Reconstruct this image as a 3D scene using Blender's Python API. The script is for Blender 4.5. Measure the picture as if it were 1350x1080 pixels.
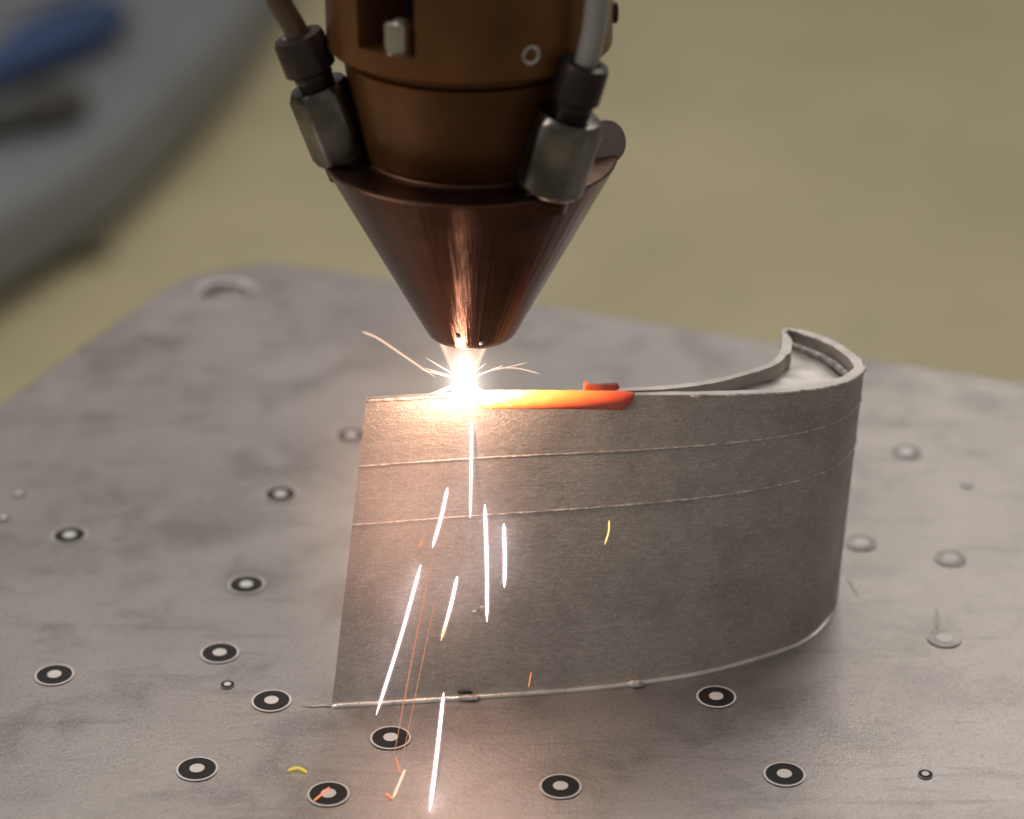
import bpy, bmesh, math, random
from mathutils import Vector, Matrix
random.seed(7)
R = math.radians
MM = 0.001
for o in list(bpy.data.objects): bpy.data.objects.remove(o)
SC = bpy.context.scene
COL = SC.collection

# ------------------------------------------------------------------ camera
cam_d = bpy.data.cameras.new('camera'); cam = bpy.data.objects.new('camera', cam_d); COL.objects.link(cam)
cam_d.sensor_width = 36; cam_d.lens = 3100*36/1350
cam_d.clip_start = 0.02; cam_d.clip_end = 60
cam.location = (0, -0.7447, 0.36); cam.rotation_euler = (R(90-25.8), 0, 0)
cam_d.dof.use_dof = True; cam_d.dof.focus_distance = 0.640; cam_d.dof.aperture_fstop = 6.6
SC.camera = cam
# ------------------------------------------------------------------ dim workshop ambience
w = bpy.data.worlds.new('World'); SC.world = w; w.use_nodes = True
bg = w.node_tree.nodes['Background']; bg.inputs[0].default_value = (1.0, .95, .88, 1); bg.inputs[1].default_value = .205
# ------------------------------------------------------------------ ceiling lamps of the hall
def area(name, loc, target, sx, sy, power, color):
    l = bpy.data.lights.new(name, 'AREA'); l.shape = 'RECTANGLE'; l.size = sx; l.size_y = sy
    l.energy = power; l.color = color
    o = bpy.data.objects.new(name, l); COL.objects.link(o); o.location = loc
    o.rotation_euler = (Vector(target)-Vector(loc)).to_track_quat('-Z', 'Y').to_euler()
    return o
area('hall_lamp_rear', (1.5, 3.1, 3.1), (.1, .6, -.3), 2.6, 1.4, 42, (1, .95, .88))
area('hall_lamp_overhead', (-.6, 1.0, 2.9), (0, 1.6, -.9), 2.0, 2.0, 33, (1, .95, .88))
area('hall_lamp_side', (-2.6, -.9, 1.9), (0, -.1, .1), 1.6, 1.2, 30, (1, .93, .85))
SC.view_settings.view_transform = 'Standard'; SC.view_settings.look = 'None'
SC.view_settings.exposure = 0; SC.view_settings.gamma = 1
SC.render.engine = 'CYCLES'

# ------------------------------------------------------------------ helpers
def obj(name, me, mat=None, parent=None, smooth=True, auto=None):
    if isinstance(me, bmesh.types.BMesh):
        bm = me; me = bpy.data.meshes.new(name); bmesh.ops.recalc_face_normals(bm, faces=bm.faces); bm.to_mesh(me); bm.free()
    if smooth:
        me.polygons.foreach_set('use_smooth', [True]*len(me.polygons))
        if auto is not None:
            try: me.set_sharp_from_angle(angle=R(auto))
            except Exception: pass
    o = bpy.data.objects.new(name, me); COL.objects.link(o)
    if mat: me.materials.append(mat)
    if parent: o.parent = parent
    return o
def empty(name, loc=(0, 0, 0)):
    o = bpy.data.objects.new(name, None); COL.objects.link(o); o.location = loc; o.empty_display_size = .01
    return o
def tag(o, label, cat, group=None, kind=None):
    o['label'] = label; o['category'] = cat
    if group: o['group'] = group
    if kind: o['kind'] = kind
    return o
def lathe(bm, prof, n=64, M=None, close_top=False, close_bot=False):
    rings = []
    for r, z in prof:
        ring = []
        for i in range(n):
            a = 2*math.pi*i/n
            v = Vector((r*math.cos(a), r*math.sin(a), z))
            ring.append(bm.verts.new(M @ v if M else v))
        rings.append(ring)
    for a, b in zip(rings, rings[1:]):
        for i in range(n):
            j = (i+1) % n
            bm.faces.new((a[i], a[j], b[j], b[i]))
    if close_bot: bm.faces.new(rings[0])
    if close_top: bm.faces.new(rings[-1])
    return rings
def catmull(pts, per=8):
    out = []
    P = [Vector(p) for p in pts]
    P = [P[0]*2-P[1]] + P + [P[-1]*2-P[-2]]
    for i in range(1, len(P)-2):
        p0, p1, p2, p3 = P[i-1:i+3]
        for k in range(per):
            t = k/per
            out.append(.5*((2*p1)+(p2-p0)*t+(2*p0-5*p1+4*p2-p3)*t*t+(3*p1-p0-3*p2+p3)*t**3))
    out.append(P[-2].copy())
    return out
def tube(bm, pts, rad, n=8, cap=True):
    pts = [Vector(p) for p in pts]
    rings = []
    prev = None
    for i, p in enumerate(pts):
        d = (pts[min(i+1, len(pts)-1)]-pts[max(i-1, 0)]).normalized()
        ref = Vector((0, 0, 1)) if abs(d.z) < .95 else Vector((1, 0, 0))
        if prev is None: x = d.cross(ref).normalized()
        else: x = (prev-d*prev.dot(d)).normalized()
        prev = x
        y = d.cross(x)
        r = rad(i/(len(pts)-1)) if callable(rad) else rad
        rings.append([bm.verts.new(p+(x*math.cos(2*math.pi*k/n)+y*math.sin(2*math.pi*k/n))*r) for k in range(n)])
    for a, b in zip(rings, rings[1:]):
        for k in range(n):
            j = (k+1) % n
            bm.faces.new((a[k], a[j], b[j], b[k]))
    if cap: bm.faces.new(rings[0]); bm.faces.new(rings[-1])
    return rings

# ------------------------------------------------------------------ materials
class NT:
    def __init__(s, name):
        s.m = bpy.data.materials.new(name); s.m.use_nodes = True
        s.t = s.m.node_tree; s.n = s.t.nodes
        s.b = s.n['Principled BSDF']; s.out = s.n['Material Output']
    def node(s, typ, **kw):
        x = s.n.new(typ)
        for k, v in kw.items():
            if k.startswith('i_'):
                key = k[2:]; key = int(key) if key.isdigit() else key.replace('_', ' ')
                x.inputs[key].default_value = v
            else: setattr(x, k, v)
        return x
    def link(s, a, b): s.t.links.new(a, b)
    def ramp(s, fac, stops):
        r = s.node('ShaderNodeValToRGB'); e = r.color_ramp.elements
        while len(e) < len(stops): e.new(.5)
        for el, (p, c) in zip(e, stops): el.position = p; el.color = (c, c, c, 1) if isinstance(c, (int, float)) else (*c, 1)
        s.link(fac, r.inputs[0]); return r.outputs[0]
    def mix(s, fac, a, b, mode='MIX'):
        x = s.node('ShaderNodeMix', data_type='RGBA', blend_type=mode)
        for k, v in ((0, fac), (6, a), (7, b)):
            if hasattr(v, 'is_output'): s.link(v, x.inputs[k])
            else: x.inputs[k].default_value = v if isinstance(v, (int, float)) else (*v, 1)
        return x.outputs[2]
    def coord(s, which='Object', scale=(1, 1, 1), rot=(0, 0, 0)):
        tc = s.node('ShaderNodeTexCoord'); mp = s.node('ShaderNodeMapping')
        s.link(tc.outputs[which], mp.inputs[0]); mp.inputs['Scale'].default_value = scale; mp.inputs['Rotation'].default_value = rot
        return mp.outputs[0]
    def noise(s, vec, scale, detail=4, rough=.55, dist=0):
        x = s.node('ShaderNodeTexNoise'); s.link(vec, x.inputs['Vector'])
        x.inputs['Scale'].default_value = scale; x.inputs['Detail'].default_value = detail
        x.inputs['Roughness'].default_value = rough; x.inputs['Distortion'].default_value = dist
        return x.outputs[0]
    def bump(s, h, strength, dist):
        x = s.node('ShaderNodeBump'); x.inputs['Strength'].default_value = strength; x.inputs['Distance'].default_value = dist
        s.link(h, x.inputs['Height']); s.link(x.outputs[0], s.b.inputs['Normal']); return x
    def set(s, **kw):
        for k, v in kw.items():
            i = s.b.inputs[k.replace('_', ' ')]
            if hasattr(v, 'is_output'): s.link(v, i)
            else: i.default_value = (*v, 1) if isinstance(v, tuple) and len(v) == 3 else v
        return s

def metal(name, col, rough=.35, metallic=1.0, var=.25, scale=120, bump=.05, aniso=None):
    t = NT(name); c = t.coord('Object')
    n = t.noise(c, scale, 5, .6); n2 = t.noise(c, scale*.18, 3, .5)
    f = t.ramp(n2, [(.3, 0), (.7, 1)])
    dark = tuple(x*(1-var) for x in col); lite = tuple(min(1, x*(1+var)) for x in col)
    t.set(Base_Color=t.mix(f, dark, lite), Metallic=metallic)
    rr = t.ramp(n, [(.25, max(0, rough-.08)), (.75, rough+.1)]); t.set(Roughness=rr)
    if bump: t.bump(n, bump, .0002)
    if aniso:
        t.set(Anisotropic=aniso, Anisotropic_Rotation=.25)
        tg = t.node('ShaderNodeTangent', direction_type='RADIAL', axis='Z'); t.link(tg.outputs[0], t.b.inputs['Tangent'])
    return t.m

def m_plate():
    t = NT('ground steel plate'); c = t.coord('Object')
    big = t.noise(c, 11, 4, .6, .6); mid = t.noise(c, 38, 5, .62, .3); fine = t.noise(c, 1500, 4, .75); grain = t.noise(c, 650, 3, .6)
    scr = t.noise(t.coord('Object', (9, 900, 1), (0, 0, R(35))), 1.0, 3, .6, .1)
    smear = t.noise(t.coord('Object', (6, 40, 1), (0, 0, R(21))), 3.2, 4, .6, .5)
    c1 = t.mix(t.ramp(big, [(.32, 0), (.68, 1)]), (.38, .348, .338), (.465, .43, .418))
    c2 = t.mix(t.ramp(mid, [(.34, .55), (.49, 0)]), c1, (.25, .228, .22))
    c3 = t.mix(t.ramp(smear, [(.56, 0), (.74, .6)]), c2, (.25, .225, .21))
    c4 = t.mix(t.ramp(fine, [(.52, 0), (.72, .7)]), c3, (.72, .68, .64))
    c5 = t.mix(t.ramp(scr, [(.66, 0), (.76, .35)]), c4, (.66, .62, .57))
    c6 = t.mix(t.ramp(grain, [(.28, .5), (.42, 0)]), c5, (.26, .24, .232))
    t.set(Base_Color=c6, Metallic=.85)
    rr = t.mix(t.ramp(mid, [(.3, 0), (.7, 1)]), (.35, .35, .35), (.48, .48, .48)); t.set(Roughness=rr)
    h = t.node('ShaderNodeMath', operation='ADD'); t.link(grain, h.inputs[0]); t.link(fine, h.inputs[1])
    t.bump(h.outputs[0], .30, .0004)
    return t.m
def m_blade():
    t = NT('deposited blade steel'); u = t.coord('UV', (1, 1, 1)); c = t.coord('Object')
    lay = t.noise(t.coord('UV', (34, 210, 1)), 1.0, 5, .7)
    blot = t.noise(c, 60, 5, .65, .3); spec = t.noise(c, 1300, 3, .75); pit = t.noise(c, 260, 4, .7)
    c1 = t.mix(t.ramp(lay, [(.3, 0), (.7, 1)]), (.39, .355, .33), (.66, .605, .56))
    c2 = t.mix(t.ramp(blot, [(.36, .6), (.56, 0)]), c1, (.36, .33, .305))
    c3 = t.mix(t.ramp(spec, [(.55, 0), (.70, .65)]), c2, (.84, .78, .73))
    t.set(Base_Color=c3, Metallic=.7, Roughness=t.ramp(pit, [(.3, .48), (.7, .64)]))
    a = t.node('ShaderNodeMath', operation='ADD'); t.link(lay, a.inputs[0]); t.link(pit, a.inputs[1])
    a2 = t.node('ShaderNodeMath', operation='ADD'); t.link(a.outputs[0], a2.inputs[0]); t.link(spec, a2.inputs[1])
    t.bump(a2.outputs[0], .36, .0005)
    return t.m
def m_seam():
    t = NT('bright seam metal'); c = t.coord('Object')
    n = t.noise(c, 420, 3, .7); t.set(Base_Color=t.mix(t.ramp(n, [(.40, 0), (.64, 1)]), (.42, .385, .355), (.84, .80, .76)), Metallic=.2, Roughness=.5)
    t.bump(n, .6, .0006); return t.m
def m_emit(name, col, strength):
    t = NT(name); t.set(Base_Color=(.05, .03, .02), Emission_Color=col, Emission_Strength=strength); return t.m
def m_floor():
    t = NT('khaki painted concrete'); c = t.coord('Object')
    n = t.noise(c, 2.2, 4, .6); s = t.noise(c, 7, 3, .6)
    c1 = t.mix(t.ramp(n, [(.3, 0), (.7, 1)]), (.45, .395, .235), (.56, .495, .32))
    t.set(Base_Color=t.mix(t.ramp(s, [(.28, .35), (.42, 0)]), c1, (.33, .30, .19)), Roughness=.55); return t.m
def m_hot():
    t = NT('glowing hot bead'); tc = t.node('ShaderNodeTexCoord'); sp = t.node('ShaderNodeSeparateXYZ'); t.link(tc.outputs['UV'], sp.inputs[0])
    n = t.noise(t.coord('Object'), 260, 3, .6)
    a = t.node('ShaderNodeMath', operation='MULTIPLY_ADD'); t.link(n, a.inputs[0]); a.inputs[1].default_value = .10; t.link(sp.outputs[0], a.inputs[2])
    # cooler along the bead (u) and towards its lower edge (v), where it fades into the wall
    pw = t.node('ShaderNodeMath', operation='POWER'); t.link(sp.outputs[1], pw.inputs[0]); pw.inputs[1].default_value = 2.2
    b0 = t.node('ShaderNodeMath', operation='MULTIPLY'); t.link(a.outputs[0], b0.inputs[0]); b0.inputs[1].default_value = .90
    b3 = t.node('ShaderNodeMath', operation='MULTIPLY_ADD'); t.link(pw.outputs[0], b3.inputs[0]); b3.inputs[1].default_value = .66; t.link(b0.outputs[0], b3.inputs[2])
    col = t.ramp(b3.outputs[0], [(.22, (1, .84, .54)), (.40, (1, .58, .13)), (.60, (1, .31, .04)), (.82, (1, .10, .018)), (1, (.7, .03, .01))])
    st = t.ramp(b3.outputs[0], [(.22, .55), (.40, .40), (.60, .33), (.82, .22), (1, .03)])
    mu = t.node('ShaderNodeMath', operation='MULTIPLY'); t.link(st, mu.inputs[0]); mu.inputs[1].default_value = 5.5
    t.set(Base_Color=(.16, .12, .10), Metallic=.6, Roughness=.6); t.link(col, t.b.inputs['Emission Color']); t.link(mu.outputs[0], t.b.inputs['Emission Strength'])
    return t.m
def m_glow_volume(name, stops, strength, col, axis=(1, 1, 1)):
    # glowing volume: emission falls off from the middle of the unit-sized object
    t = NT(name); t.n.remove(t.b)
    tc = t.node('ShaderNodeTexCoord'); mp = t.node('ShaderNodeMapping'); mp.inputs['Scale'].default_value = axis
    t.link(tc.outputs['Object'], mp.inputs[0])
    ln = t.node('ShaderNodeVectorMath', operation='LENGTH'); t.link(mp.outputs[0], ln.inputs[0])
    f = t.ramp(ln.outputs['Value'], stops)
    mu = t.node('ShaderNodeMath', operation='MULTIPLY'); t.link(f, mu.inputs[0]); mu.inputs[1].default_value = strength
    e = t.node('ShaderNodeEmission'); t.link(mu.outputs[0], e.inputs[1])
    cr = t.ramp(ln.outputs['Value'], col); t.link(cr, e.inputs[0])
    t.link(e.outputs[0], t.out.inputs['Volume'])
    return t.m

M_PLATE = m_plate(); M_BLADE = m_blade(); M_SEAM = m_seam(); M_FLOOR = m_floor(); M_HOT = m_hot()
def m_cone():
    t = NT('bronzed nozzle copper'); c = t.coord('Object'); sp = t.node('ShaderNodeSeparateXYZ'); t.link(c, sp.inputs[0])
    an = t.node('ShaderNodeMath', operation='ARCTAN2'); t.link(sp.outputs[1], an.inputs[0]); t.link(sp.outputs[0], an.inputs[1])
    cb = t.node('ShaderNodeCombineXYZ'); t.link(an.outputs[0], cb.inputs[0]); t.link(sp.outputs[2], cb.inputs[1])
    mp = t.node('ShaderNodeMapping'); mp.inputs['Scale'].default_value = (16, 18, 1); t.link(cb.outputs[0], mp.inputs[0])
    st = t.noise(mp.outputs[0], 1.0, 3, .6); sm = t.noise(c, 70, 5, .65, .4); gr = t.noise(c, 600, 3, .6)
    heat = t.ramp(sp.outputs[2], [(.0, 0), (.03, 1)])
    c1 = t.mix(t.ramp(sm, [(.35, 0), (.7, 1)]), (.075, .031, .018), (.12, .052, .031))
    c2 = t.mix(t.ramp(gr, [(.62, 0), (.75, .5)]), c1, (.05, .03, .024))
    t.set(Base_Color=c2, Metallic=1.0, Roughness=t.ramp(sm, [(.3, .17), (.7, .27)]), Anisotropic=.96, Anisotropic_Rotation=.25)
    tg = t.node('ShaderNodeTangent', direction_type='RADIAL', axis='Z'); t.link(tg.outputs[0], t.b.inputs['Tangent'])
    t.bump(st, .35, .0008)
    return t.m
M_CONE = m_cone()
M_BODY = metal('brown anodised housing', (.17, .073, .025), .36, .6, .4, 140, .06)
M_NECK = metal('brown anodised neck', (.14, .059, .02), .34, .65, .4, 140, .06)
M_FLANGE = metal('dark bronzed flange', (.11, .058, .04), .38, 1, .35, 160, .05)
M_STEEL = metal('dull fitting steel', (.19, .178, .16), .26, 1, .6, 420, .15)
M_BRIGHT = metal('bright screw steel', (.62, .60, .57), .22, 1, .12, 300, .02)
M_DARK = metal('blackened nut', (.045, .034, .031), .34, .6, .3, 200, .05)
M_RUB_SHADE = metal('black rubber and painted shade', (.02, .018, .017), .6, 0, .2, 200, 0)
M_HOSEB = metal('brown hose', (.085, .055, .035), .35, 0, .2, 100, 0)
M_HOSEG = metal('grey clear hose', (.34, .33, .32), .18, 0, .15, 100, 0)
M_WHITE = metal('marker white', (.74, .71, .69), .5, 0, .06, 900, 0)
M_BLACK = metal('marker black', (.010, .008, .008), .7, 0, .3, 900, 0)
M_SHEEN = metal('marker ring with painted sheen', (.26, .24, .225), .3, .7, .3, 500, .02)  # grey tone paints the lamp's sheen onto black glossy rings

# ------------------------------------------------------------------ floor of the hall
bm = bmesh.new()
for x, y in ((-14, -6), (14, -6), (14, 26), (-14, 26)): bm.verts.new((x, y, -.9))
bm.faces.new(bm.verts)
fl = obj('floor', bm, M_FLOOR, smooth=False); fl['kind'] = 'structure'

# ------------------------------------------------------------------ blurred bench behind, upper left
M_BENCH = metal('grey enamelled bench', (.19, .195, .205), .5, 0, .1, 8, 0)
M_BENCHD = metal('dark bench frame', (.035, .033, .026), .6, 0, .2, 8, 0)
M_LEG = metal('olive leg paint', (.16, .145, .095), .6, 0, .2, 8, 0)
M_BLUE = metal('blue cloth', (.03, .06, .15), .8, 0, .3, 20, 0)
bench = tag(empty('work_bench', (-1.2, 2.5, -.9)), 'blurred low grey bench with rounded edge at upper left', 'bench')
edge = catmull([(-0.832, 1.634), (-0.754, 1.878), (-0.681, 2.138), (-0.587, 2.372), (-0.518, 2.675), (-0.455, 3.073), (-0.423, 3.433), (-0.406, 3.741), (-0.421, 4.184), (-0.554, 4.628)], 6)
def bench_slab(prof, name, mat):
    bm = bmesh.new(); rings = []
    back = [(-2.8, 4.6), (-2.8, 1.6)]
    for off, z in prof:                      # off = inset from the front edge
        ring = []
        for i, p in enumerate(edge):
            d = (edge[min(i+1, len(edge)-1)]-edge[max(i-1, 0)]).normalized()
            q = p+Vector((-d.y, d.x))*off
            ring.append(bm.verts.new((q.x+1.2, q.y-2.5, z+.9)))
        for x, y in back: ring.append(bm.verts.new((x+1.2, y-2.5, z+.9)))
        rings.append(ring)
    n = len(rings[0])
    for a, b in zip(rings, rings[1:]):
        for i in range(n): bm.faces.new((a[i], a[(i+1) % n], b[(i+1) % n], b[i]))
    bm.faces.new(rings[0]); bm.faces.new(rings[-1])
    return obj(name, bm, mat, bench, True, 50)
bench_slab([(0.02, -0.873), (0.003, -0.865), (0.0, -0.854), (0.002, -0.784), (0.008, -0.766), (0.022, -0.753), (0.05, -0.749), (0.15, -0.747)], 'bench_top', M_BENCH)
bench_slab([(0.2, -0.888), (0.19, -0.8734999999999999)], 'apron', M_BENCHD)
for x, y in ((-.60, 2.36), (-.86, 1.9), (-2.4, 1.9), (-2.4, 4.0)):
    bm = bmesh.new(); tube(bm, [(x+1.2, y-2.5, .0), (x+1.2, y-2.5, .026)], .032, 12); obj('leg', bm, M_LEG, bench, True, 40)
def cloth(name, pts, rad, z, mat, label, cat):
    bm = bmesh.new(); P = catmull([(*p, z) for p in pts], 8)
    tube(bm, P, lambda t: rad*(.75+.35*math.sin(t*9)+.25*math.sin(t*3.1)), 12)
    for v in bm.verts: v.co.z = z+(v.co.z-z)*.55
    o = obj(name, bm, mat); tag(o, label, cat); return o
cloth('blue_cable_bundle', [(-1.02, 2.34), (-.90, 2.46), (-.80, 2.60), (-.725, 2.78), (-.66, 2.95)], .058, -.712, M_BLUE, 'blurred blue bundle lying on the grey bench', 'cable')
cloth('dark_tool', [(-0.887, 2.321), (-0.765, 2.41), (-0.688, 2.466), (-0.643, 2.543)], .04, -.722, M_BENCHD, 'dark blurred lump beside the blue bundle on the bench', 'tool')

# ------------------------------------------------------------------ steel base plate with rounded corner and a hole
E1 = Vector((.923, -.384)); E2 = Vector((-.384, -.923))
corner = Vector((-.1212, .1490))
plate = tag(empty('base_plate', (0, 0, -.02)), 'large grey steel plate with rounded corner carrying the blade', 'plate')
def plate_curve():
    cu = bpy.data.curves.new('plate_curve', 'CURVE'); cu.dimensions = '2D'; cu.fill_mode = 'BOTH'
    cu.extrude = .0088; cu.bevel_depth = .0012; cu.bevel_resolution = 2; cu.offset = -.0012
    L, Wd, rr = .62, .62, .046
    def P(a, b): q = corner+E1*a+E2*b; return (q.x, q.y)
    pts = []
    for (ca, cb, a0) in ((rr, rr, 180), (L-rr, rr, 270), (L-rr, Wd-rr, 0), (rr, Wd-rr, 90)):
        for k in range(13):
            a = R(a0+90*k/12); pts.append(P(ca+rr*math.cos(a), cb+rr*math.sin(a)))
    def spl(pts):
        s = cu.splines.new('POLY'); s.points.add(len(pts)-1); s.use_cyclic_u = True
        for p, q in zip(s.points, pts): p.co = (q[0], q[1], 0, 1)
    spl(pts)
    hc = Vector((-.1125, .107))
    spl([(hc.x+.0095*math.cos(2*math.pi*k/40), hc.y+.0095*math.sin(2*math.pi*k/40)) for k in range(40)])
    o = bpy.data.objects.new('tmp', cu); COL.objects.link(o)
    dg = bpy.context.evaluated_depsgraph_get(); me = bpy.data.meshes.new_from_object(o.evaluated_get(dg))
    bpy.data.objects.remove(o); return me, hc
me, hc = plate_curve()
po = obj('plate_slab', me, M_PLATE, plate, False); po.location = (0, 0, .01)
bm = bmesh.new()
tube(bm, [(hc.x+.0104*math.cos(R(a)), hc.y+.0104*math.sin(R(a)), .0200) for a in range(-8, 205, 6)], lambda q: .0019*min(1, q*5+.1, (1-q)*5+.1), 10)
for v in bm.verts: v.co.z = .0200+(v.co.z-.0200)*.25
obj('hole_rim_glint', bm, M_SEAM, plate, True, 40)  # pale half ring painting the lit back edge of the hole
bm = bmesh.new(); lathe(bm, [(.0002, .0180), (.0080, .0180), (.0094, .0176)], 40, Matrix.Translation((hc.x, hc.y, 0)))
obj('hole_plug', bm, M_PLATE, plate, True, 40)
bm = bmesh.new(); lathe(bm, [(.06, -.86), (.06, -.0005)], 32, Matrix.Translation((.02, -.15, 0)), True, True)
obj('support_column', bm, M_BENCHD, plate, True, 40)

# ------------------------------------------------------------------ turbine blade
TOPZ = 80
TF = [(-40.2, -159.2), (-22, -156.8), (-5, -155.8), (14, -155.8), (32.6, -156.3), (57.8, -155.8), (79, -153.4), (92.4, -148.4), (99.2, -140.8), (100.1, -135.7), (98.8, -129.4), (95.7, -122.5), (92, -117.1), (88, -113.3), (83.7, -111.1), (79.4, -110)]
BF = [(-50.3, -190.5), (-32.9, -188.6), (-15.9, -186.6), (5, -184), (26, -180.8), (52, -174), (73, -164), (87, -154), (95.5, -139.5), (98.6, -129), (99, -121), (97, -112), (93.5, -105), (89.5, -100), (85, -97), (80.5, -95.5)]
TB = [(79.4, -110), (78.6, -119), (77.2, -127.3), (74.3, -133.6), (70, -137.7), (58.7, -144.9), (47.8, -148.9), (37.1, -150.9), (18, -152.9), (-5.3, -154.0), (-22, -155.0), (-40.2, -157.6)]
BB = [(80.5, -95.5), (79, -106), (77, -116), (73.5, -125), (68, -134), (55, -150), (43, -162), (31, -170), (10, -179), (-15, -184.2), (-32.5, -186.6), (-50.3, -188.7)]
PER = 6
def outline(a, b): return catmull(a, PER)+catmull(b, PER)[1:]
top = outline(TF, TB); bot = outline(BF, BB); NF = (len(TF)-1)*PER
N = len(top)
def offset(ol, d):
    out = []
    for i, p in enumerate(ol):
        a = ol[(i-1) % N]; b = ol[(i+1) % N]
        t1 = (p-a).normalized(); t2 = (b-p).normalized()
        n = Vector((-t1.y-t2.y, t1.x+t2.x))
        n = n.normalized()/max(.6, (1+t1.dot(t2))/2) if n.length > 1e-6 else Vector((0, 0))
        out.append(p+n*d)
    return out
blade = tag(empty('turbine_blade', (.02, -.16, 0)), 'curved hollow grey metal blade being built up on the steel plate', 'blade')
BO = Vector((.02, -.16, 0))
def V3(p, z): return Vector((p.x*MM, p.y*MM, z*MM))-BO
def wob(i, z): return .10*math.sin(z*1.9+i*.07)+.07*math.sin(z*4.7+i*.21)
def loft_pt(i, t, off=0):
    p = bot[i]*(1-t)+top[i]*t
    if off:
        a = bot[max(i-1, 0)]*(1-t)+top[max(i-1, 0)]*t; b = bot[min(i+1, N-1)]*(1-t)+top[min(i+1, N-1)]*t
        d = (b-a).normalized(); p = p+Vector((d.y, -d.x))*off
    return p
bm = bmesh.new(); uvl = bm.loops.layers.uv.new('UVMap'); UV = {}
LEV = 60
s_acc = [0]
for i in range(1, N+1): s_acc.append(s_acc[-1]+(top[i % N]-top[i-1]).length*MM)
rings = []
for k in range(LEV+1):
    t = k/LEV; ring = []
    for i in range(N):
        p = loft_pt(i, t, wob(i, t*80) if 0 < k < LEV else 0)
        v = bm.verts.new(V3(p, .0+t*TOPZ)); ring.append(v)
    rings.append(ring)
def quad(a, b, c, d, u0, u1, v0, v1):
    f = bm.faces.new((a, b, c, d))
    for l, uv in zip(f.loops, ((u0, v0), (u1, v0), (u1, v1), (u0, v1))): l[uvl].uv = uv
for k in range(LEV):
    for i in range(N):
        j = (i+1) % N
        quad(rings[k][i], rings[k][j], rings[k+1][j], rings[k+1][i], s_acc[i]*10, s_acc[i+1]*10, k/LEV*.8, (k+1)/LEV*.8)
# rim and inner wall: 1.9 mm thick where there is room for a cavity
def inner(i, d):
    p = top[i]
    return p
inn = []
mid = [None]*N
for i, p in enumerate(top):
    # clearance to the opposite wall
    best = 1e9
    for j, q in enumerate(top):
        same = (i <= NF) == (j <= NF)
        if not same or abs(i-j) > 40:
            dd = (q-p).length
            if dd < best: best = dd
    inn.append(best)
off_full = offset(top, 1.0)
innr = []
for i, p in enumerate(top):
    d = min(3.0 if top[i].x > 85 or top[i].y > -128 else 2.2, inn[i]*.36)
    if i < 2 or i > N-3: d = min(d, .5)
    if NF-1 <= i <= NF+1: d = 2.6
    innr.append(p+(off_full[i]-p).normalized()*d if (off_full[i]-p).length > 0 else p)
rt_in = [bm.verts.new(V3(p, TOPZ+random.uniform(-.12, .12))) for p in innr]
flr = [bm.verts.new(V3(innr[i], TOPZ-(1.0+min(6.0, max(0, innr[i].x-20)*.062))-(1.5 if innr[i].y > -128 else 0))) for i in range(N)]
for i in range(N):
    j = (i+1) % N
    quad(rings[-1][i], rings[-1][j], rt_in[j], rt_in[i], s_acc[i]*10, s_acc[i+1]*10, .8, .82); bm.faces.ensure_lookup_table(); bm.faces[-1].material_index = 1
    quad(rt_in[i], rt_in[j], flr[j], flr[i], s_acc[i]*10, s_acc[i+1]*10, .82, .86); bm.faces.ensure_lookup_table(); bm.faces[-1].material_index = 1
ob = obj('shell', bm, M_BLADE, blade, True, 35); ob.data.materials.append(metal('bare rim metal', (.60, .56, .53), .45, .8, .15, 300, .2))
# cavity floor: strips between front and back inner outline
bm = bmesh.new(); uvl = bm.loops.layers.uv.new('UVMap')
front = innr[:NF+1]; back = list(reversed(innr[NF:]))
def arc_resample(pl, n):
    acc = [0]
    for a, b in zip(pl, pl[1:]): acc.append(acc[-1]+(b-a).length)
    out = []; k = 0
    for m in range(n):
        s = acc[-1]*m/(n-1)
        while k < len(pl)-2 and acc[k+1] < s: k += 1
        f = (s-acc[k])/max(1e-9, acc[k+1]-acc[k]); out.append(pl[k].lerp(pl[k+1], min(1, max(0, f))))
    return out
A = arc_resample(front, 70); B = arc_resample(back, 70)
grid = []
for a, b in zip(A, B):
    row = []
    for k in range(7):
        p = a.lerp(b, k/6); z = TOPZ-(.9+min(6.0, max(0, p.x-20)*.062))+random.uniform(-.12, .12)+.25*math.sin(p.x*.5)*math.sin(p.y*.4)
        row.append(bm.verts.new(V3(p, z)))
    grid.append(row)
for a, b in zip(grid, grid[1:]):
    for k in range(6): bm.faces.new((a[k], a[k+1], b[k+1], b[k]))
obj('cavity_floor', bm, metal('cavity floor metal', (.58, .55, .52), .42, .8, .15, 150, .2), blade)
# inner ledge round the nose
bm = bmesh.new()
tube(bm, [V3(innr[i]+(off_full[i]-top[i]).normalized()*1.2, TOPZ-4.2) for i in range(9*PER, NF-1)], .0011, 8)
obj('inner_ledge', bm, M_SEAM, blade)
# raised layer seams that run round the convex side
def seam(name, t0, t1, rad, i0, i1, mat, jit=.0):
    bm = bmesh.new(); pts = []
    for i in range(i0, i1):
        f = (i-0)/(8.0*PER); t = t0+(t1-t0)*min(1, f)**1.6
        pts.append(V3(loft_pt(i, t, .17+random.uniform(-jit, jit)), t*TOPZ+random.uniform(-jit, jit)*1.2))
    P = []
    for a, b in zip(pts, pts[1:]):
        for k in range(3): P.append(a.lerp(b, k/3)+Vector((0, 0, random.uniform(-jit, jit)*.0006)))
    tube(bm, P, lambda s: rad*random.uniform(.55, 1.15), 6)
    return obj(name, bm, mat, blade)
seam('layer_seam', .785, .872, .00028, 0, 11*PER, M_SEAM, .035)
seam('layer_seam', .595, .695, .00030, 0, 11*PER, M_SEAM, .035)
seam('rim_bead', .996, .997, .00050, 4*PER+4, 10*PER, M_SEAM, .03)
seam('rim_bead', .996, .996, .00050, 0, 2*PER-3, M_SEAM, .05)
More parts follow.
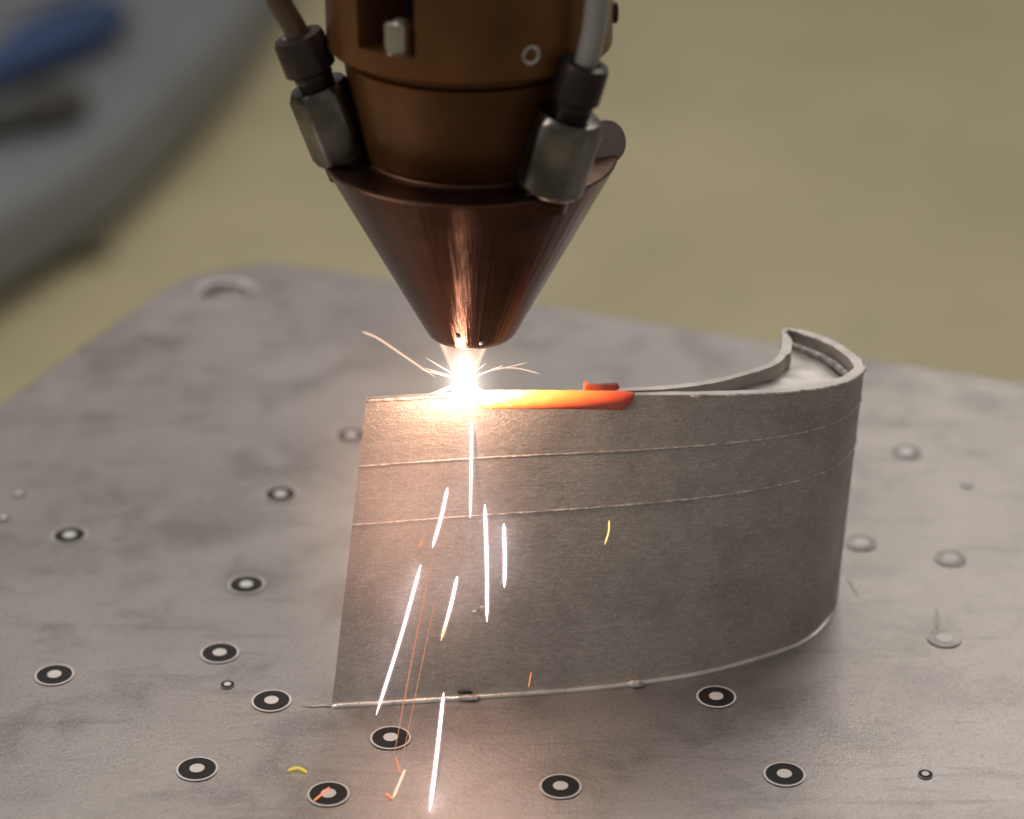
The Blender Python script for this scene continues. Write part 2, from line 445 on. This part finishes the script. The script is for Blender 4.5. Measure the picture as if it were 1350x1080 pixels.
# weld fillet where the blade meets the plate
bm = bmesh.new()
pts = [V3(loft_pt(i, 0, .3), .35) for i in range(0, int(8.6*PER))]
tube(bm, pts, lambda s: .00085*random.uniform(.9, 1.08)*(1 if s < .9 else max(.15, (1-s)*10)), 8)
obj('base_fillet', bm, metal('bright fillet metal', (.90, .85, .80), .30, .7, .1, 500, .25), blade)
bm = bmesh.new()
tube(bm, [V3(bot[0]+Vector((-1.0*k-.4, .25*math.sin(k))), .25) for k in range(9)], lambda s: .00042*(1-s*.8), 6)
obj('tack_run', bm, M_SEAM, blade)
def nub(x, y, z, sx, sy, sz, mat, name='spatter_nub'):
    bm = bmesh.new(); bmesh.ops.create_icosphere(bm, subdivisions=2, radius=1)
    for v in bm.verts: v.co = Vector((x*MM+v.co.x*sx*MM*random.uniform(.85, 1.15), y*MM+v.co.y*sy*MM, z*MM+v.co.z*sz*MM*random.uniform(.8, 1.15)))-BO
    return obj(name, bm, mat, blade)
nub(35.2, -180.2, 1.0, 2.3, 1.0, 1.2, M_SEAM)
nub(-12.0, -187.4, 1.0, 3.2, .9, .8, M_SEAM)
nub(-13.2, -186.4, 2.1, 2.2, .45, .6, M_RUB_SHADE, 'painted_gap')  # solid black blob painted in for the dark of a gap
nub(-8.2, -178.6, 24.6, .9, .5, 1.1, M_SEAM); nub(-10.4, -178.9, 23.8, .8, .5, .5, M_SEAM)
# glowing bead just laid along the rim, and red spot on the far rim
def bead(name, x0, x1, prof, side, steps=40):
    bm = bmesh.new(); uvl = bm.loops.layers.uv.new('UVMap'); rows = []
    pl = top[:NF+1] if side == 'f' else [top[k] for k in range(N-1, NF-1, -1)]
    for s in range(steps+1):
        x = x0+(x1-x0)*s/steps
        for a, b in zip(pl, pl[1:]):
            if a.x <= x <= b.x: y = a.y+(b.y-a.y)*(x-a.x)/(b.x-a.x); break
        e = s/steps; tap = min(1, (1-e)*13)**.5*min(1, e*14+.25)**.5
        rows.append([bm.verts.new(V3(Vector((x, y+dy*tap-((1-tap)*-.6 if side == 'f' else 0))), TOPZ+.3+(dz)*tap+.04*math.sin(x*1.3)+random.uniform(-.02, .02))) for dy, dz in prof])
    m = len(prof)
    for s in range(steps):
        for k in range(m-1):
            f = bm.faces.new((rows[s][k], rows[s+1][k], rows[s+1][k+1], rows[s][k+1]))
            for l, (u, v) in zip(f.loops, ((s, k), (s+1, k), (s+1, k+1), (s, k+1))):
                vv = max(0, (v-3)/(m-4)) if side == 'f' else .4
                l[uvl].uv = (u/steps if side == 'f' else .84+.22*u/steps, vv)
    bm.faces.new(rows[0]); bm.faces.new(rows[-1])
    return obj(name, bm, M_HOT, blade, True, 50)
bead('hot_bead', -10.5, 34.2, [(1.6, -1.0), (1.4, .2), (.6, .7), (-.3, .55), (-.8, 0), (-1.05, -.9), (-1.35, -1.9), (-1.65, -2.9), (-1.8, -3.7), (-1.5, -4.1)], 'f', 70)
bead('hot_spatter', 20.0, 30, [(1.0, -1.5), (1.0, .6), (.3, 1.3), (-.6, 1.1), (-1.0, 0), (-1.2, -1.5)], 'b', 16)
nub(20.4, -152.6, 81.6, .8, .8, 1.1, m_emit('red hot drop', (1, .22, .09), 1.0), 'hot_spatter')

# ------------------------------------------------------------------ laser nozzle head
AX = Vector((-.0110, -.1548, 0))
head = tag(empty('laser_nozzle_head', (AX.x, AX.y, .098)), 'brown laser nozzle head with copper cone pointing at the glowing weld', 'nozzle head')
HB = Vector((0, 0, -.098))
def head_lathe(name, prof, mat, n=96, parent=head, auto=30, **kw):
    bm = bmesh.new(); lathe(bm, [(r*MM, z*MM-.098) for r, z in prof], n, None, **kw); return obj(name, bm, mat, parent, True, auto)
cone = head_lathe('nozzle_cone', [(5.0, 101), (5.0, 98.3), (5.4, 98.0), (10.2, 98.0), (11.2, 98.25), (12.1, 99.0), (12.8, 100.2), (14.5, 103.4), (20.0, 113.75), (28, 128.8), (34, 140.1), (38.6, 148.8), (38.9, 149.5)], M_CONE, 128, auto=60)
head_lathe('cone_flange', [(38.9, 149.5), (38.7, 149.9), (38.2, 150.1), (29.6, 150.3), (28.4, 150.7), (27.9, 151.4)], M_FLANGE, 128, auto=60)
head_lathe('tip_face', [(5.2, 97.9), (8.0, 97.75), (9.8, 97.9)], M_BRIGHT, 64)
for a, z, r in ((-104, 103.3, 14.4), (-78, 101.2, 13.4)):
    bm = bmesh.new(); bmesh.ops.create_icosphere(bm, subdivisions=2, radius=.0007)
    bmesh.ops.translate(bm, verts=bm.verts, vec=(r*MM*math.cos(R(a)), r*MM*math.sin(R(a)), (z-98)*MM)); obj('spatter_drop', bm, M_BRIGHT, cone)
head_lathe('neck', [(27.4, 150.4), (27.8, 151.6), (28.2, 152.6), (32.4, 174.4), (32.8, 177.5), (31.6, 178.2), (31.6, 181.0)], M_NECK, 96, auto=30)
# housing with a window pocket
bm = bmesh.new(); n = 144; RO, RI = 37*MM, 21*MM
zs = [180.6, 181.4, 184, 186.0, 186.8, 196, 204, 212, 228, 228.8, 260, 300, 340]
a0, a1 = R(270-48), R(270-20.5)
def inwin(i, k):
    a = 2*math.pi*(i+.5)/n
    return a0 < a < a1 and 186.7 < (zs[k]+zs[k+1])/2 < 228.5
vo = {}
def gv(i, k, inner=False):
    key = (i % n, k, inner)
    if key not in vo:
        r = RI if inner else (RO-.8*MM if k == 0 else RO); a = 2*math.pi*(i % n)/n
        vo[key] = bm.verts.new((r*math.cos(a), r*math.sin(a), zs[k]*MM-.098))
    return vo[key]
for k in range(len(zs)-1):
    for i in range(n):
        w_ = inwin(i, k)
        f = bm.faces.new((gv(i, k, w_), gv(i+1, k, w_), gv(i+1, k+1, w_), gv(i, k+1, w_))); f.material_index = 1 if w_ else 0
        if w_:
            for (i2, k2, e) in ((i-1, k, ((i, k), (i, k+1))), (i+1, k, ((i+1, k), (i+1, k+1))), (i, k-1, ((i, k), (i+1, k))), (i, k+1, ((i, k+1), (i+1, k+1)))):
                if not inwin(i2 % n, k2):
                    p, q = e; bm.faces.new((gv(*p), gv(*q), gv(*q, True), gv(*p, True)))
low = [gv(i, 0) for i in range(n)]
inn_r = [bm.verts.new((31*MM*math.cos(2*math.pi*i/n), 31*MM*math.sin(2*math.pi*i/n), 180.6*MM-.098)) for i in range(n)]
for i in range(n): bm.faces.new((low[i], low[(i+1) % n], inn_r[(i+1) % n], inn_r[i]))
house = obj('housing', bm, M_BODY, head, True, 30); house.data.materials.append(M_RUB_SHADE)  # black second slot paints shade onto the back of the pocket
def local(M, name, bm, mat, parent):
    bm.transform(M); return obj(name, bm, mat, parent, True, 35)
# cap screw standing in the window
a = R(270-31.5); r = 32.0
bm = bmesh.new(); lathe(bm, [(.0001, .0062), (.0018, .0062), (.0019, .0074), (.0034, .0078), (.0041, .0072), (.0042, -.0005)], 32)
local(Matrix.Translation((r*MM*math.cos(a), r*MM*math.sin(a), .1870-.098)), 'cap_screw', bm, M_BRIGHT, head)
# set screw in the wall
a = R(270+25); nrm = Vector((math.cos(a), math.sin(a), 0))
Mx = Matrix.Translation(nrm*37*MM+Vector((0, 0, .1874-.098))) @ nrm.to_track_quat('Z', 'Y').to_matrix().to_4x4()
bm = bmesh.new(); lathe(bm, [(.0025, -.0005), (.0025, .0003), (.0021, .0005), (.0016, .0002), (.0013, -.0008), (.0002, -.0012)], 32); local(Mx, 'set_screw', bm, M_BRIGHT, head)
bm = bmesh.new(); lathe(bm, [(.0013, -.0002), (.0011, -.00005), (.0001, -.0001)], 6); local(Mx, 'socket', bm, M_RUB_SHADE, head.children[-1])
# powder inlets: boss, hex body, compression nut and hose
def fitting(az, rb, zb, lean, lean_az, hose_mat, hose_pts, nut_r, hs=1.0):
    a = R(az); rad = Vector((math.cos(a), math.sin(a), 0)); ax = (Vector((0, 0, 1))*math.cos(R(lean))+Vector((math.cos(R(lean_az)), math.sin(R(lean_az)), 0))*math.sin(R(lean))).normalized()
    base = rad*rb*MM+Vector((0, 0, zb*MM-.098))
    q = ax.to_track_quat('Z', 'Y').to_matrix().to_4x4(); Mb = Matrix.Translation(base) @ q
    bm = bmesh.new()
    # hexagonal body with chamfered ends
    def ring(z, hexr, roundr):
        out = []
        for i in range(48):
            t = 2*math.pi*i/48; tt = ((t+math.pi/6) % (math.pi/3))-math.pi/6
            hr = hexr/math.cos(tt); rr_ = min(hr, roundr)*hs; out.append(bm.verts.new((rr_*MM*math.cos(t), rr_*MM*math.sin(t), z*MM)))
        return out
    rs = [ring(0, 6.9, 6.6), ring(.7, 6.9, 7.2), ring(1.7, 6.9, 7.75), ring(18.6, 6.9, 7.75), ring(20.0, 6.9, 7.1), ring(20.9, 6.9, 6.6), ring(21.2, 6.9, 5.6)]
    for A_, B_ in zip(rs, rs[1:]):
        for i in range(48): bm.faces.new((A_[i], A_[(i+1) % 48], B_[(i+1) % 48], B_[i]))
    bm.faces.new(rs[0]); bm.faces.new(rs[-1])
    bm.transform(Mb); hexb = obj('powder_fitting', bm, M_STEEL, head, True, 25)
    bm = bmesh.new(); lathe(bm, [(.0059, -.0012), (.0059, .0001)], 40); local(Mb, 'seal_ring', bm, M_RUB_SHADE, hexb)
    bm = bmesh.new(); lathe(bm, [(.0064, -.0045), (.0064, -.0016), (.0060, -.0011), (.0002, -.0011)], 40); local(Mb, 'boss', bm, M_CONE, hexb)
    bm = bmesh.new(); k = nut_r
    lathe(bm, [(.0048, .0205), (.0048, .0225), (.0052, .0235), (.0050, .0246)], 32); lathe(bm, [(k*.8, .0246), (k, .0256), (k, .0262), (k, .0335), (k*.93, .0350), (k*.62, .0354), (.0034, .0346)], 32)
    local(Mb, 'compression_nut', bm, M_DARK, hexb)
    P = catmull([base+ax*.030, base+ax*.037]+[Vector(p)*MM+Vector((-AX.x, -AX.y, -.098)) for p in hose_pts], 8)
    bm = bmesh.new(); tube(bm, P, .0031, 16); obj('hose', bm, hose_mat, hexb)
    return hexb
fitting(188, 33.0, 151.0, 19, 186, M_HOSEB, [(-60.5, -159.5, 196), (-62, -160, 215), (-60, -159, 260), (-50, -158, 330)], .0068, 1.1)
fitting(306, 34.0, 150.6, 16, 345, M_HOSEG, [(20.5, -184.5, 196), (21.6, -185, 215), (21.5, -185, 250), (18, -180, 330)], .0062, 1.2)
fitting(56, 33.0, 150.6, 16, 50, M_HOSEB, [(13, -118, 196), (16, -116, 215), (16, -118, 260), (10, -122, 330)], .0066)
# rounded lug standing at the right of the cone rim
ax = Vector((.45, -.80, .40)).normalized()
bm = bmesh.new(); lathe(bm, [(.0002, .002), (.0055, .002), (.0060, .0015), (.0060, -.003), (.0002, -.003)], 40)
local(Matrix.Translation((.0352, .001, .1530-.098)) @ ax.to_track_quat('Z', 'Y').to_matrix().to_4x4(), 'rim_lug', bm, metal('lug metal with painted reflection', (.30, .245, .225), .5, .9, .15, 200, .03), head)  # pinkish tone paints the background's reflection onto the lug
for az, z in ((2, 198), (2, 188)):
    a = R(az); nrm = Vector((math.cos(a), math.sin(a), 0)); Mx = Matrix.Translation(nrm*36.6*MM+Vector((0, 0, z*MM-.098))) @ nrm.to_track_quat('Z', 'Y').to_matrix().to_4x4()
    bm = bmesh.new(); lathe(bm, [(.0028, 0), (.0028, .0014), (.0022, .0018), (.0002, .0018)], 24); local(Mx, 'side_screw', bm, M_DARK, head)

# ------------------------------------------------------------------ laser arc: plasma, added bloom and haze, gas jet and its light
arc = tag(empty('laser_arc', (-.0132, -.1555, .0835)), 'blinding white laser weld spot between nozzle tip and blade rim', 'laser spot')
def sphere_part(name, loc, scale, mat, sub=4):
    bm = bmesh.new(); bmesh.ops.create_icosphere(bm, subdivisions=sub, radius=1); o = obj(name, bm, mat, arc); o.location = loc; o.scale = scale; return o
WHT = [(0, (1, .96, .90)), (.3, (1, .90, .80)), (.6, (1, .70, .52)), (1, (1, .52, .34))]
sphere_part('melt_pool', (0, 0, -.0010), (.0036, .0030, .0030), m_emit('white hot melt', (1, .93, .84), 14), 3)
sphere_part('plasma_bloom', (0, -.0005, 0), (.024, .024, .024), m_glow_volume('plasma bloom', [(0, 1.0), (.12, .50), (.25, .14), (.42, .030), (.65, .006), (1, 0)], 165, WHT))  # plasma with the lens bloom built in as a wider glow
sphere_part('haze_halo', (-.016, -.021, -.034), (.042, .026, .080), m_glow_volume('haze halo', [(0, 1.0), (.25, .62), (.5, .24), (.8, .04), (1, 0)], 16, [(0, (1, .54, .38)), (1, (1, .48, .32))]))  # glowing volume added for the warm haze over the blade
sphere_part('plasma_column', (0, 0, .0045), (.0054, .0054, .0100), m_glow_volume('plasma column', [(0, 1.0), (.45, .55), (.75, .12), (1, 0)], 200, WHT))
M_RAY = m_emit('white starburst', (1, .80, .62), 2.6)  # for emissive rays added to imitate a lens starburst round the weld
for k in range(13):
    a = random.uniform(-.5, math.pi+.5) if k < 9 else random.uniform(math.pi, 2*math.pi); L_ = random.uniform(.0065, .0125)*(1 if k < 9 else .8)
    d = Vector((math.cos(a), random.uniform(-.55, .1), math.sin(a)*.9)).normalized()
    bm = bmesh.new(); tube(bm, [d*.003, d*(.003+L_*.5), d*(.003+L_)], lambda q: .00022*(1-q)+.00002, 6); o = obj('burst_ray', bm, M_RAY, arc); o.location = (0, -.001, .001)
# hollow powder cone under the tip
bm = bmesh.new(); lathe(bm, [(.0062, .0140), (.0030, .004), (.0038, .004), (.0076, .0140)], 40)
bm2 = bm; fs = [v for v in bm.verts]
r0 = [v for v in bm.verts]
nn = 40
for i in range(nn): bm.faces.new((r0[3*nn+i], r0[3*nn+(i+1) % nn], r0[(i+1) % nn], r0[i]))
t = NT('glowing powder stream'); t.n.remove(t.b); e = t.node('ShaderNodeEmission'); e.inputs[0].default_value = (1, .66, .46, 1); e.inputs[1].default_value = 110; t.link(e.outputs[0], t.out.inputs['Volume'])
obj('powder_stream', bm, t.m, arc)
pl = bpy.data.lights.new('arc_light', 'POINT'); pl.energy = .06; pl.color = (1, .60, .40); pl.shadow_soft_size = .0016
plo = bpy.data.objects.new('arc_light', pl); COL.objects.link(plo); plo.parent = arc; plo.location = (-.003, -.0115, .0065)

# ------------------------------------------------------------------ flying sparks
E_W = m_emit('white spark', (1, .90, .97), 4); E_O = m_emit('orange spark', (1, .30, .11), 1.15); E_Y = m_emit('yellow spark', (1, .60, .18), 1.8); E_F = m_emit('faint orange spark', (1, .36, .16), .7); E_P = m_emit('pale spark', (1, .66, .48), 1.3)
def m_fade(name):
    t = NT(name); tc = t.node('ShaderNodeTexCoord'); sp = t.node('ShaderNodeSeparateXYZ'); t.link(tc.outputs['Generated'], sp.inputs[0])
    c = t.ramp(sp.outputs[2], [(0, (1, .40, .12)), (.25, (1, .62, .32)), (.45, (1, .93, .93)), (1, (1, .94, .96))]); s = t.ramp(sp.outputs[2], [(0, .28), (.3, .5), (.5, 1)])
    mu = t.node('ShaderNodeMath', operation='MULTIPLY'); t.link(s, mu.inputs[0]); mu.inputs[1].default_value = 7
    t.set(Base_Color=(.05, .03, .02)); t.link(c, t.b.inputs['Emission Color']); t.link(mu.outputs[0], t.b.inputs['Emission Strength']); return t.m
E_FADE = m_fade('cooling spark')
t = NT('spark fringe glow'); t.n.remove(t.b); e = t.node('ShaderNodeEmission'); e.inputs[0].default_value = (1, .62, .72, 1); e.inputs[1].default_value = 130; t.link(e.outputs[0], t.out.inputs['Volume']); M_SHEATH = t.m
def spark(pts, rad, mat, label, bend=(0, 0, 0)):
    P = [Vector(p)*MM for p in pts]
    if len(P) > 2: P = catmull(P, 6)
    if len(P) == 2:
        m_ = (P[0]+P[1])/2+Vector(bend)*MM; P = catmull([P[0], m_, P[1]], 6)
    org = P[-1].copy(); bm = bmesh.new()
    tube(bm, [p-org for p in P], lambda s: rad*.66*MM*max(.10, min(1, s*9+.2, (1-s)*7+.15)), 8)
    o = obj('spark', bm, mat); o.location = org
    if mat in (E_W, E_FADE):      # thin glowing sheath added to imitate lens fringe round the hot ones
        bm = bmesh.new(); tube(bm, [p-org for p in P], lambda s: rad*MM*1.5*max(.3, min(1, s*10+.4, (1-s)*10+.4)), 10); obj('glow', bm, M_SHEATH, o)
    return tag(o, label, 'spark', 'sparks falling from the weld')
spark([(-11.1, -160, 73.8), (-11.5, -175, 51.4)], .48, E_W, 'straight white spark dropping directly below the weld spot')
spark([(-17.7, -172, 59.3), (-21.6, -186, 48.3)], .62, E_W, 'short slanted white spark, upper left of the falling sparks', (.3, 0, 0))
spark([(-25.3, -176, 37.2), (-37.3, -200, 3.5)], .62, E_W, 'longest slanted white spark crossing the blade foot at left', (.5, 0, .4))
spark([(-15.1, -180, 35.8), (-19.5, -192, 22.4)], .60, E_FADE, 'slanted spark fading from white to orange, mid blade', (.3, 0, .2))
spark([(-7.5, -172, 54.1), (-6.9, -187, 25.4)], .66, E_W, 'long vertical white spark on the middle of the blade', (.25, 0, 0))
spark([(-2.3, -172, 48.1), (-2.1, -182, 33.4)], .66, E_W, 'short vertical white spark, rightmost of the white ones', (.2, 0, 0))
spark([(-18.5, -205, 14.0), (-21.3, -240.5, .6)], .62, E_W, 'bright white spark hitting the plate at the bottom edge', (.1, 0, .2))
spark([(26.9, -172, 49.1), (26.7, -174, 46.6), (25.6, -176, 43.6)], .34, E_Y, 'small yellow spark alone on the right half of the blade')
spark([(5.3, -190, 11.1), (4.6, -192, 7.4)], .26, E_O, 'tiny orange spark low on the blade above the foot')
spark([(-43.6, -120, 83.2), (-38.5, -126, 83.6), (-31, -137, 83.4), (-21.2, -150, 82.4)], .34, E_P, 'curved pale orange spark shooting up left from the weld')
spark([(-5.6, -156, 88.0), (7.8, -152, 84.5)], .22, E_P, 'thin pale spark shooting right, lower of the pair', (0, 0, .9))
spark([(-5.7, -156, 87.3), (4.2, -150, 87.0)], .18, E_P, 'thin pale spark shooting right, upper of the pair')
spark([(-54.5, -223.0, .5), (-57, -221.6, 1.0), (-59.9, -222.0, .5)], .55, m_emit('dull yellow chip', (1, .72, .06), .75), 'small yellow spark lying on the plate near a marker at lower left')
spark([(-48.0, -230.2, .8), (-52.0, -236.4, .5)], .40, E_O, 'red orange spark lying across a black ring marker')
spark([(-28.5, -221.6, .5), (-31.2, -235, .5)], .55, E_P, 'pale spark bouncing off the plate at bottom, long arm')
spark([(-31.2, -235, .6), (-33.1, -232.6, .5)], .45, E_O, 'short orange spark bouncing at the foot of a pale one')
spark([(-31.2, -215.6, .4), (-29.7, -223.6, .4)], .25, E_O, 'thin orange spark on the plate beside the pale bouncing one')
spark([(-24.4, -182, 48.6), (-25.5, -182, 46.0)], .30, E_O, 'tiny orange spark left of the slanted white sparks')
spark([(-21.4, -182, 45.3), (-32.7, -228, .3)], .13, E_F, 'faint hair-thin orange spark trace, leftmost of three')
spark([(-20.9, -185, 32.7), (-29.8, -220.6, .3)], .15, E_F, 'faint hair-thin orange spark trace, rightmost of three')
spark([(-23.2, -184, 38.1), (-30.6, -212, 7.2)], .12, E_F, 'faint hair-thin orange spark trace, middle of three')
gl = tag(empty('spark_impact', (-.0213, -.2405, .001)), 'small warm glow where a white spark strikes the plate', 'spark')
bm = bmesh.new(); bmesh.ops.create_icosphere(bm, subdivisions=3, radius=1); o = obj('glow', bm, m_glow_volume('impact glow', [(0, 1), (.2, .3), (.5, .06), (1, 0)], 22, [(0, (1, .80, .6)), (1, (1, .45, .2))]), gl); o.scale = (.009, .009, .009)

# ------------------------------------------------------------------ ring markers stuck on the plate
def disc_mesh(r, z, ri=0, n=40, th=.00008):
    bm = bmesh.new()
    if ri: lathe(bm, [(ri, z), (ri, z+th), (r, z+th), (r, z)], n)
    else: lathe(bm, [(.00002, z+th), (r, z+th), (r, z)], n)
    bmesh.ops.recalc_face_normals(bm, faces=bm.faces)
    me = bpy.data.meshes.new('disc'); bm.to_mesh(me); bm.free(); return me
def proto(rb, rr, rd, ringmat):
    a = disc_mesh(rb, .0003); a.materials.append(M_WHITE); b = disc_mesh(rr, .00041); b.materials.append(ringmat); c = disc_mesh(rd, .00052); c.materials.append(M_WHITE); return a, b, c
P_BIG = proto(.0056, .0050, .0020, M_BLACK); P_SM = proto(.0020, .0019, .0010, M_SHEEN if False else M_BLACK); P_SHEEN = proto(.0050, .0049, .0025, M_SHEEN); P_SM_SHEEN = proto(.0021, .0020, .0012, M_SHEEN)
def marker(x, y, pr, label, group):
    e = tag(empty('target_marker', (x*MM, y*MM, 0)), label, 'marker', group)
    for nm, me in zip(('backing', 'ring', 'dot'), pr):
        o = bpy.data.objects.new(nm, me); COL.objects.link(o); o.parent = e
    e.rotation_euler.z = random.uniform(0, 6)
    return e
G1 = 'black ring target markers on the plate'; G2 = 'small dot markers on the plate'; G3 = 'shiny grey ring markers right of the blade'
for x, y, l in ((-55.3, -21, 'black ring marker partly hidden behind the blade top left edge'),
                (-75.7, -64.4, 'black ring marker left of blade, level with the upper seam area'),
                (-80.9, -123.2, 'black ring marker left of blade, level with its middle'),
                (-84.6, -162.5, 'black ring marker just above a tiny dot, left of blade foot'),
                (-67.3, -187.8, 'black ring marker beside the left corner of the blade foot'),
                (-84.1, -221.1, 'black ring marker near the bottom, left of the yellow spark'),
                (-48.2, -232.6, 'black ring marker crossed by a red orange spark'),
                (-33.1, -206.3, 'black ring marker just below the blade foot among falling sparks'),
                (12.8, -229.2, 'black ring marker at bottom centre, right of the sparks'),
                (57.3, -185.8, 'black ring marker close under the right part of the blade foot'),
                (72.5, -223.6, 'black ring marker at bottom right, below the blade'),
                (-140, -92.1, 'black ring marker at far left, upper of the two there'),
                (-130.4, -174.3, 'black ring marker at far left, lower of the two there')):
    marker(x, y, P_BIG, l, G1)
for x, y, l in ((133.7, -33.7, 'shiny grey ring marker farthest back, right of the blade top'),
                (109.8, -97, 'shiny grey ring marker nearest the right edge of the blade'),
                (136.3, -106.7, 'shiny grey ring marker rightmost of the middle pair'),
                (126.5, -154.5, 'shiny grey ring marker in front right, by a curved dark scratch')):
    marker(x, y, P_SHEEN, l, G3)
for x, y, pr, l in ((-80.5, -179.5, P_SM, 'tiny dot marker between two ring markers left of the blade foot'), (-163.1, -80.5, P_SM_SHEEN, 'tiny dot marker cut by the left edge of the picture'),
                (-161.4, -63.9, P_SM_SHEEN, 'faint tiny dot marker at far left, above another dot'), (150.1, -57.5, P_SM_SHEEN, 'tiny dot marker at right behind the shiny ring markers'), (110, -223.6, P_SM, 'tiny dot marker at bottom right corner of the plate view')):
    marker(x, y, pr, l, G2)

# ------------------------------------------------------------------ scratches and stains on the plate
M_STAIN = metal('dark plate stain', (.37, .335, .31), .5, .8, .25, 160, .1)
def stain(pts, wd):
    P = catmull([(x*MM, y*MM, .0002) for x, y in pts], 8); bm = bmesh.new(); prev = None
    for i, p in enumerate(P):
        d = (P[min(i+1, len(P)-1)]-P[max(i-1, 0)]).normalized(); q = Vector((-d.y, d.x, 0))
        f = i/(len(P)-1); w_ = wd*MM*(.08+math.sin(math.pi*f)**.8)*random.uniform(.7, 1.2)
        row = (bm.verts.new(p+q*w_+Vector((0, 0, .02))), bm.verts.new(p-q*w_+Vector((0, 0, .02))))
        if prev: bm.faces.new((prev[0], row[0], row[1], prev[1]))
        prev = row
    o = obj('scratch', bm, M_STAIN, plate, False); return o
stain([(127.0, -137), (126.2, -143), (125.4, -149)], .7)
stain([(102.5, -118), (103.6, -124), (104.4, -130)], .35)

cloth('grey_cable', [(-1.3, 2.9), (-1.05, 2.98), (-.85, 3.10), (-.66, 3.34), (-.56, 3.7)], .016, -.735, metal('pale cable', (.30, .31, .33), .6, 0, .2, 20, 0), 'thin pale grey cable running along the blurred bench top', 'cable')
